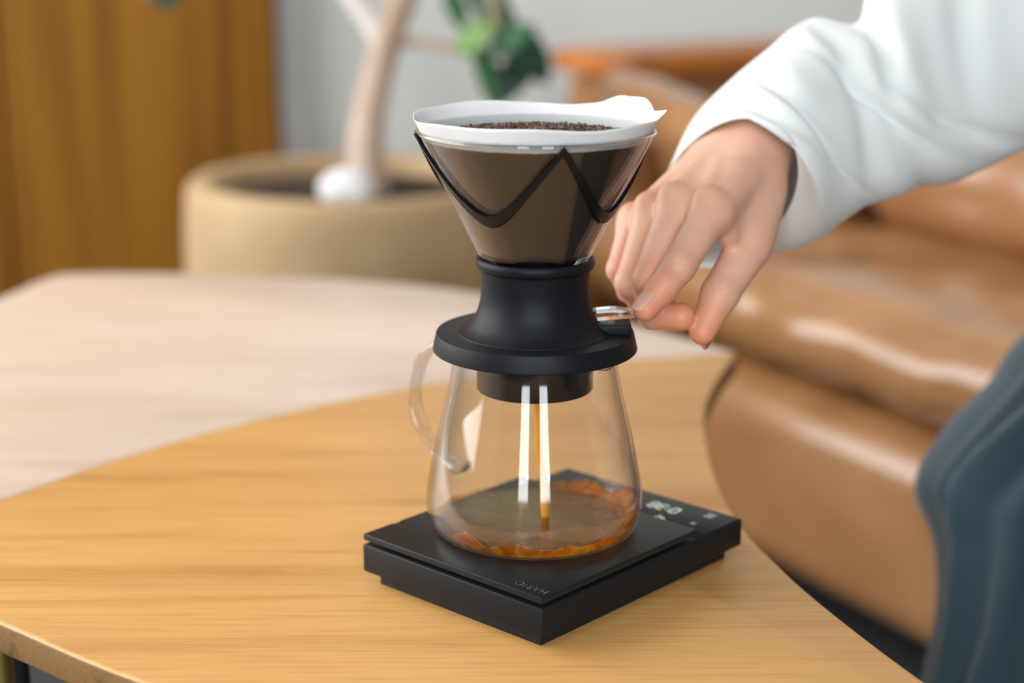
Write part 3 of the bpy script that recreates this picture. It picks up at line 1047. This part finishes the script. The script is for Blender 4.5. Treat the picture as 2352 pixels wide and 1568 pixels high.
# ------------------------------------------------------------------ clothing
def loft(name, st, n_sub, seg, mt, parent, disp, thick=.0012, cap_end=True):
    """st: rows of (Tx,Ty, Bx,By, depth, half depth, nearx, neary); rings through the two silhouettes"""
    S_ = catmull(st, n_sub)
    n = len(S_)
    v = np.zeros((n, seg, 3))
    for i, (tx, ty, bx, by, d, h, ox, oy) in enumerate(S_):
        cx, cy = (tx + bx) / 2, (ty + by) / 2
        for k in range(seg):
            a = 2 * math.pi * k / seg
            ca_, sa_ = math.cos(a), math.sin(a)
            e = .9   # slightly boxy ring
            px = cx + (tx - cx) * ca_ + ox * sa_
            py = cy + (ty - cy) * ca_ + oy * sa_
            v[i, k] = PD(px, py, d - h * sa_)
    # normals, then folds
    du = np.gradient(v, axis=0); dv = np.roll(v, -1, 1) - np.roll(v, 1, 1)
    nn = np.cross(dv, du); nn /= np.linalg.norm(nn, axis=2, keepdims=True) + 1e-12
    cen = v.mean(1, keepdims=True)
    sgn = np.sign((nn * (v - cen)).sum(2).mean()); nn *= sgn
    for i in range(n):
        for k in range(seg):
            v[i, k] += nn[i, k] * disp(i / (n - 1), 2 * math.pi * k / seg, v[i, k])
    inner = v - nn * thick
    vv = list(v.reshape(-1, 3)) + list(inner.reshape(-1, 3)); N = n * seg
    f = []
    for i in range(n - 1):
        for k in range(seg):
            k2 = (k + 1) % seg
            q_ = (i * seg + k, i * seg + k2, (i + 1) * seg + k2, (i + 1) * seg + k)
            f.append(q_); f.append(tuple(x + N for x in q_)[::-1])
    for k in range(seg):
        k2 = (k + 1) % seg
        f.append((k, k + N, k2 + N, k2))
        f.append(((n - 1) * seg + k, (n - 1) * seg + k2, (n - 1) * seg + k2 + N, (n - 1) * seg + k + N))
    me = bpy.data.meshes.new(name)
    me.from_pydata([tuple(map(float, x)) for x in vv], [], f)
    bm = bmesh.new(); bm.from_mesh(me)
    return from_bm(name, bm, mt, parent)


def ridge(x, c, w): return math.exp(-((x - c) / w) ** 2)


def sleeve_disp(s, a, p):
    near = .15 + .85 * max(0.0, math.sin(a)) ** .7      # folds gather on the side away from the hanging hem
    d = .0028 * math.sin(a * 3 + s * 9 + 1.2 * math.sin(s * 6)) * min(1, s * 3)
    d += .0050 * ridge(s, .50 + .10 * math.sin(a + .6), .045) - .0045 * ridge(s, .43 + .10 * math.sin(a + .6), .03)
    d += .0050 * ridge(s, .70 + .10 * math.sin(a + 2.0), .05) - .0045 * ridge(s, .62 + .10 * math.sin(a + 2.0), .03)
    d += .0022 * math.sin(s * 46 + 3 * math.sin(a * 2)) * ridge(a, .9, .7) * ridge(s, .28, .14)
    for c0, k0, a0, w0, h0 in ((.55, .11, 1.6, .018, .0050), (.82, -.09, 1.2, .020, .0055), (.36, .06, 2.1, .014, .0035), (.70, .10, 2.2, .018, .0045), (.92, .08, 1.6, .018, .0045)):
        d -= h0 * ridge(s, c0 + k0 * (a - a0), w0) * ridge(a, a0, .8)
    q = Vector(p) * 14
    d += .0030 * (abs(mn.noise(q + Vector((3, 1, 7)))) * 2 - .6) * min(1, s * 3)
    return d * near


sleeve = [
    (1562, 352, 1778, 532, D0 + .088, .050, 122, -148),
    (1598, 266, 1868, 550, D0 + .096, .058, 80, -84),
    (1672, 186, 1938, 506, D0 + .104, .060, 40, -40),
    (1760, 112, 1990, 474, D0 + .112, .058, 10, -10),
    (1856, 40, 2090, 436, D0 + .122, .052, 0, 0),
    (1966, 50, 2200, 408, D0 + .135, .055, 0, 0),
    (2004, -60, 2350, 342, D0 + .150, .058, 0, 0),
    (2180, -240, 2560, 220, D0 + .175, .062, 0, 0),
    (2420, -460, 2800, 40, D0 + .210, .070, 0, 0),
]
loft('shirt_sleeve', sleeve, 12, 96, M['cotton'], person, sleeve_disp)


def leg_disp(s, a, p):
    d = .008 * math.sin(a * 4 + s * 4.0 + .6)
    d += .011 * ridge((a + s * 1.4) % (2 * math.pi), 1.55, .12) - .010 * ridge((a + s * 1.4) % (2 * math.pi), 1.95, .16)
    d += .009 * ridge((a + s * .9) % (2 * math.pi), .95, .12)
    d += .004 * mn.noise(Vector(p) * 16)
    return d


leg = [
    (3050, 440, 3050, 900, 1.60, .095, 0, 0),
    (2800, 570, 2860, 970, 1.45, .092, 0, 0),
    (2600, 670, 2740, 1020, 1.33, .088, 0, 0),
    (2450, 738, 2690, 1060, 1.25, .090, 0, 0),
    (2352, 800, 2665, 1110, 1.20, .090, 0, 0),
    (2288, 884, 2645, 1150, 1.17, .090, 0, 0),
    (2190, 1000, 2625, 1210, 1.14, .090, 0, 0),
    (2128, 1112, 2605, 1280, 1.12, .088, 0, 0),
    (2160, 1235, 2590, 1370, 1.11, .085, 0, 0),
    (2160, 1400, 2565, 1500, 1.10, .082, 0, 0),
    (2128, 1568, 2540, 1650, 1.09, .080, 0, 0),
    (2100, 1780, 2500, 1850, 1.08, .078, 0, 0),
    (2080, 2050, 2460, 2100, 1.07, .075, 0, 0),
    (2080, 2380, 2440, 2400, 1.06, .072, 0, 0),
]
loft('trouser_leg', leg, 10, 96, M['slate'], person, leg_disp, .002)

# ------------------------------------------------------------------ leather sofa
ZS = .29
P1, P2 = PZ(1640, 797, ZS), PZ(2170, 1000, ZS)
E1 = (P2 - P1).normalized(); E2 = Vector((-E1.y, E1.x, 0))
if E2.x < 0: E2 = -E2
SF = Matrix(((E1.x, E2.x, 0, P1.x), (E1.y, E2.y, 0, P1.y), (0, 0, 1, 0), (0, 0, 0, 1)))
sof = tag(empty('sofa', SF @ Vector((.1, .35, 0))), 'tan leather sofa with thick seat cushion and wooden arm rail, behind the table', 'sofa')


def soft_block(name, lo, hi, rnd, mt, parent, n=26, puff=.0, wr=None):
    """rounded, puffed, wrinkled block in sofa coordinates"""
    lo, hi = np.array(lo, float), np.array(hi, float)
    b = bmesh.new(); bmesh.ops.create_cube(b, size=2.0)
    bmesh.ops.subdivide_edges(b, edges=b.edges[:], cuts=n, use_grid_fill=True)
    c, h = (lo + hi) / 2, (hi - lo) / 2
    for v_ in b.verts:
        q_ = np.array(v_.co)
        p = q_ * h
        core = np.clip(p, -(h - rnd), h - rnd)
        d = p - core
        L = np.linalg.norm(d)
        if L > 1e-9: p = core + d / L * min(L, rnd) if L > rnd else core + d
        bulge = (1 - q_ ** 2)
        p = p + np.sign(q_) * puff * np.array([bulge[1] * bulge[2] * abs(q_[0]) ** 3, bulge[0] * bulge[2] * abs(q_[1]) ** 3, bulge[0] * bulge[1] * abs(q_[2]) ** 3])
        p = p + c
        if wr: p = p + wr(q_, p)
        v_.co = SF @ Vector(p)
    return from_bm(name, b, mt, parent)


q0 = SF.inverted() @ PZ(1360, 650, ZS)
S0 = q0.x - .10
qb = SF.inverted() @ PZ(1720, 1244, .09)
zb_ = .058


def seat_wr(q_, p):
    fr = max(0, -q_[1]) ** 2
    w = .010 * fr * (math.sin(p[0] * 62 + 2 * math.sin(p[0] * 17)) * .5 + mn.noise(Vector((p[0] * 14, 0, p[2] * 10)))) * (1 if q_[2] < .9 else .5)
    up = .008 * mn.noise(Vector((p[0] * 7, p[1] * 7, 2)))
    return np.array([0, w, up])


soft_block('base', (S0, -.016, zb_), (S0 + 1.6, .72, ZS - .014), .05, M['leather'], sof, 22, .004)
soft_block('seat_cushion', (S0, -.012, ZS), (S0 + 1.6, .62, ZS + .105), .045, M['leather'], sof, 44, .012, seat_wr)
c1 = SF.inverted() @ PZ(1900, 540, ZS + .10); c2 = SF.inverted() @ PZ(2352, 610, ZS + .10)
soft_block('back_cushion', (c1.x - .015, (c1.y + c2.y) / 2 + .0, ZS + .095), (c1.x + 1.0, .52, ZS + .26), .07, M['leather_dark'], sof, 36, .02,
           lambda q_, p: np.array([0, .012 * mn.noise(Vector((p[0] * 12, p[1] * 6, p[2] * 8))), .006 * mn.noise(Vector((p[0] * 9, 3, p[2] * 5)))]))
soft_block('back_cushion', (S0 + .02, .19, ZS + .095), (c1.x - .025, .47, ZS + .215), .06, M['leather'], sof, 24, .02)
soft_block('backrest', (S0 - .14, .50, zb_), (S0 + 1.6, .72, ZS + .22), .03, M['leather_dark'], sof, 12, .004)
tube('cushion_roll', [tuple(PD(1418 + 250 * k, 212 + 118 * k, 2.25 - .27 * k)) for k in (0, .25, .5, .75, 1)], [.030, .040, .041, .040, .030], M['leather'], sof, 28, 6)  # padded roll added to catch a bright streak above the back cushion
arm_top = .578
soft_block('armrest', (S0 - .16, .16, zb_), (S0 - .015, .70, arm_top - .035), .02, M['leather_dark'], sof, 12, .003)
soft_block('arm_rail', (S0 - .18, .15, arm_top - .034), (S0 - .005, .72, arm_top), .008, M['rail'], sof, 8)
for (a, b) in ((S0 + .05, .08), (S0 + 1.5, .08), (S0 + .05, .64), (S0 + 1.5, .64)):
    q_ = SF @ Vector((a, b, 0))
    autosmooth(lathe('leg', [(0, 0), (.016, 0), (.020, zb_ + .003), (0, zb_ + .003)], q_.x, q_.y, M['black_metal'], sof, 24))

# ------------------------------------------------------------------ potted tree
DP = 2.12
ctr = PD(812, 405, DP)
RP = 382 / FPX * DP
ZR = ctr.z
pot = tag(empty('planter', (ctr.x, ctr.y, 0)), 'large round beige stone planter holding a young tree', 'planter')
lathe('pot_body', [(0, 0), (RP * .80, 0), (RP * .86, .01), (RP * 1.02, ZR * .45), (RP * 1.03, ZR * .62), (RP * 1.01, ZR - .05), (RP * 1.0, ZR - .018), (RP * .985, ZR - .005), (RP * .955, ZR), (RP * .86, ZR), (RP * .825, ZR - .004), (RP * .81, ZR - .018), (RP * .80, ZR - .06), (0, ZR - .06)], ctr.x, ctr.y, M['pot'], pot, 96)
lathe('soil', [(0, ZR - .018), (RP * .5, ZR - .019), (RP * .808, ZR - .024), (RP * .80, ZR - .055), (0, ZR - .055)], ctr.x, ctr.y, M['soil'], pot, 64)
tr_ = tag(empty('young_tree', (PD(848, 420, DP).x, PD(848, 420, DP).y, ZR - .05)), 'young tree with slanting pale trunk and dark green leaves in the planter', 'tree')
trunk = tube('trunk', [tuple(PD(x, y, d)) for x, y, d in ((846, 470, DP), (843, 400, DP), (840, 330, DP), (852, 240, DP), (872, 150, DP), (900, 60, DP), (932, -20, DP), (960, -160, DP), (965, -420, DP))],
             [.029, .025, .0225, .0205, .0195, .0185, .017, .014, .008], M['bark'], tr_, 20, 6)
tube('branch', [tuple(PD(x, y, DP)) for x, y in ((884, 120), (858, 62), (826, 16), (795, -30), (740, -140), (660, -260))], [.013, .0135, .013, .012, .009, .005], M['bark_pale'], tr_, 16, 5)
tube('branch', [tuple(PD(x, y, d)) for x, y, d in ((898, 98, DP), (950, 96, DP), (1010, 104, DP), (1065, 102, DP), (1110, 70, DP))], [.007, .0062, .006, .006, .005], M['bark'], tr_, 12, 5)
tube('branch', [tuple(PD(x, y, DP)) for x, y in ((960, -160), (1040, -110), (1110, -40), (1135, 30), (1150, 90))], [.008, .007, .006, .005, .004], M['bark'], tr_, 12, 5)
tube('branch', [tuple(PD(x, y, DP)) for x, y in ((660, -260), (540, -220), (450, -130), (400, -60))], [.006, .005, .004, .003], M['bark_pale'], tr_, 12, 5)


def leaf(px, py, d, ang, ln, wd, mt, tilt=.4, roll=0.0):
    """pointed oval blade with a folded midrib; ang = direction of the tip in the picture plane"""
    c = PD(px, py, d)
    ax_ = (RGT * math.cos(ang) + UPV * math.sin(ang) - FWD * tilt * .5).normalized()
    n_ = (-FWD + UPV * .5 + RGT * roll); n_ = (n_ - ax_ * n_.dot(ax_)).normalized()
    sd = ax_.cross(n_)
    v, f = [], []
    NL = 12
    for s in (0, 1):
        for i in range(NL + 1):
            t = i / NL
            w = wd * math.sin(math.pi * t ** .85) ** .8 * .5 + .0004
            dr_ = -.18 * ln * (t - .5) ** 2
            for k in (-1, -.5, 0, .5, 1):
                v.append(c + ax_ * (t - .5) * ln + sd * w * k + n_ * (dr_ + .18 * w * abs(k) - s * .0008))
    S_ = (NL + 1) * 5
    for i in range(NL):
        for k in range(4):
            q_ = (i * 5 + k, i * 5 + k + 1, (i + 1) * 5 + k + 1, (i + 1) * 5 + k)
            f.append(q_); f.append(tuple(x + S_ for x in q_)[::-1])
    for i in range(NL):
        f.append((i * 5, (i + 1) * 5, (i + 1) * 5 + S_, i * 5 + S_)); f.append((i * 5 + 4, i * 5 + 4 + S_, (i + 1) * 5 + 4 + S_, (i + 1) * 5 + 4))
    return pydata('leaf', v, f, mt, tr_)


for (px, py, an, ln, wd, mt, dd) in (
        (1048, 20, -70, .055, .022, 'leaf_mid', .0), (1092, 85, 40, .052, .026, 'leaf_light', -.02), (1130, 10, 95, .070, .032, 'leaf_mid', .0),
        (1150, 50, -85, .055, .028, 'leaf_dark', .03), (1200, 110, -45, .080, .040, 'leaf_dark', .0), (1225, 140, -60, .060, .034, 'leaf_dark', .03),
        (1190, 165, -110, .070, .034, 'leaf_dark', .02), (1115, 170, -78, .075, .020, 'leaf_mid', .0), (1140, 205, -85, .070, .020, 'leaf_dark', .02),
        (1175, 90, 30, .060, .030, 'leaf_mid', -.02), (1080, 115, -160, .030, .014, 'leaf_light', -.02), (1120, -60, 80, .09, .04, 'leaf_dark', 0),
        (380, -20, -80, .045, .034, 'leaf_dark', 0), (360, -50, -120, .05, .03, 'leaf_mid', .02), (1250, 60, 10, .05, .02, 'leaf_mid', .25)):
    if (px, py) == (1250, 60): continue
    leaf(px, py, DP + dd, math.radians(an), ln * 1.2, wd * 1.3, M[mt])
# white stone lying on the soil
q_ = PD(802, 424, DP - .10)
bm = bmesh.new(); bmesh.ops.create_icosphere(bm, subdivisions=4, radius=1)
for v_ in bm.verts:
    n_ = 1 + .12 * mn.noise(v_.co * 1.6)
    v_.co = Vector((v_.co.x * .036 * n_, v_.co.y * .032 * n_, v_.co.z * .027 * n_)) + Vector((q_.x, q_.y, q_.z - .006))
tag(from_bm('pebble', bm, M['stone']), 'rounded white stone lying on the soil at the foot of the trunk', 'stone')
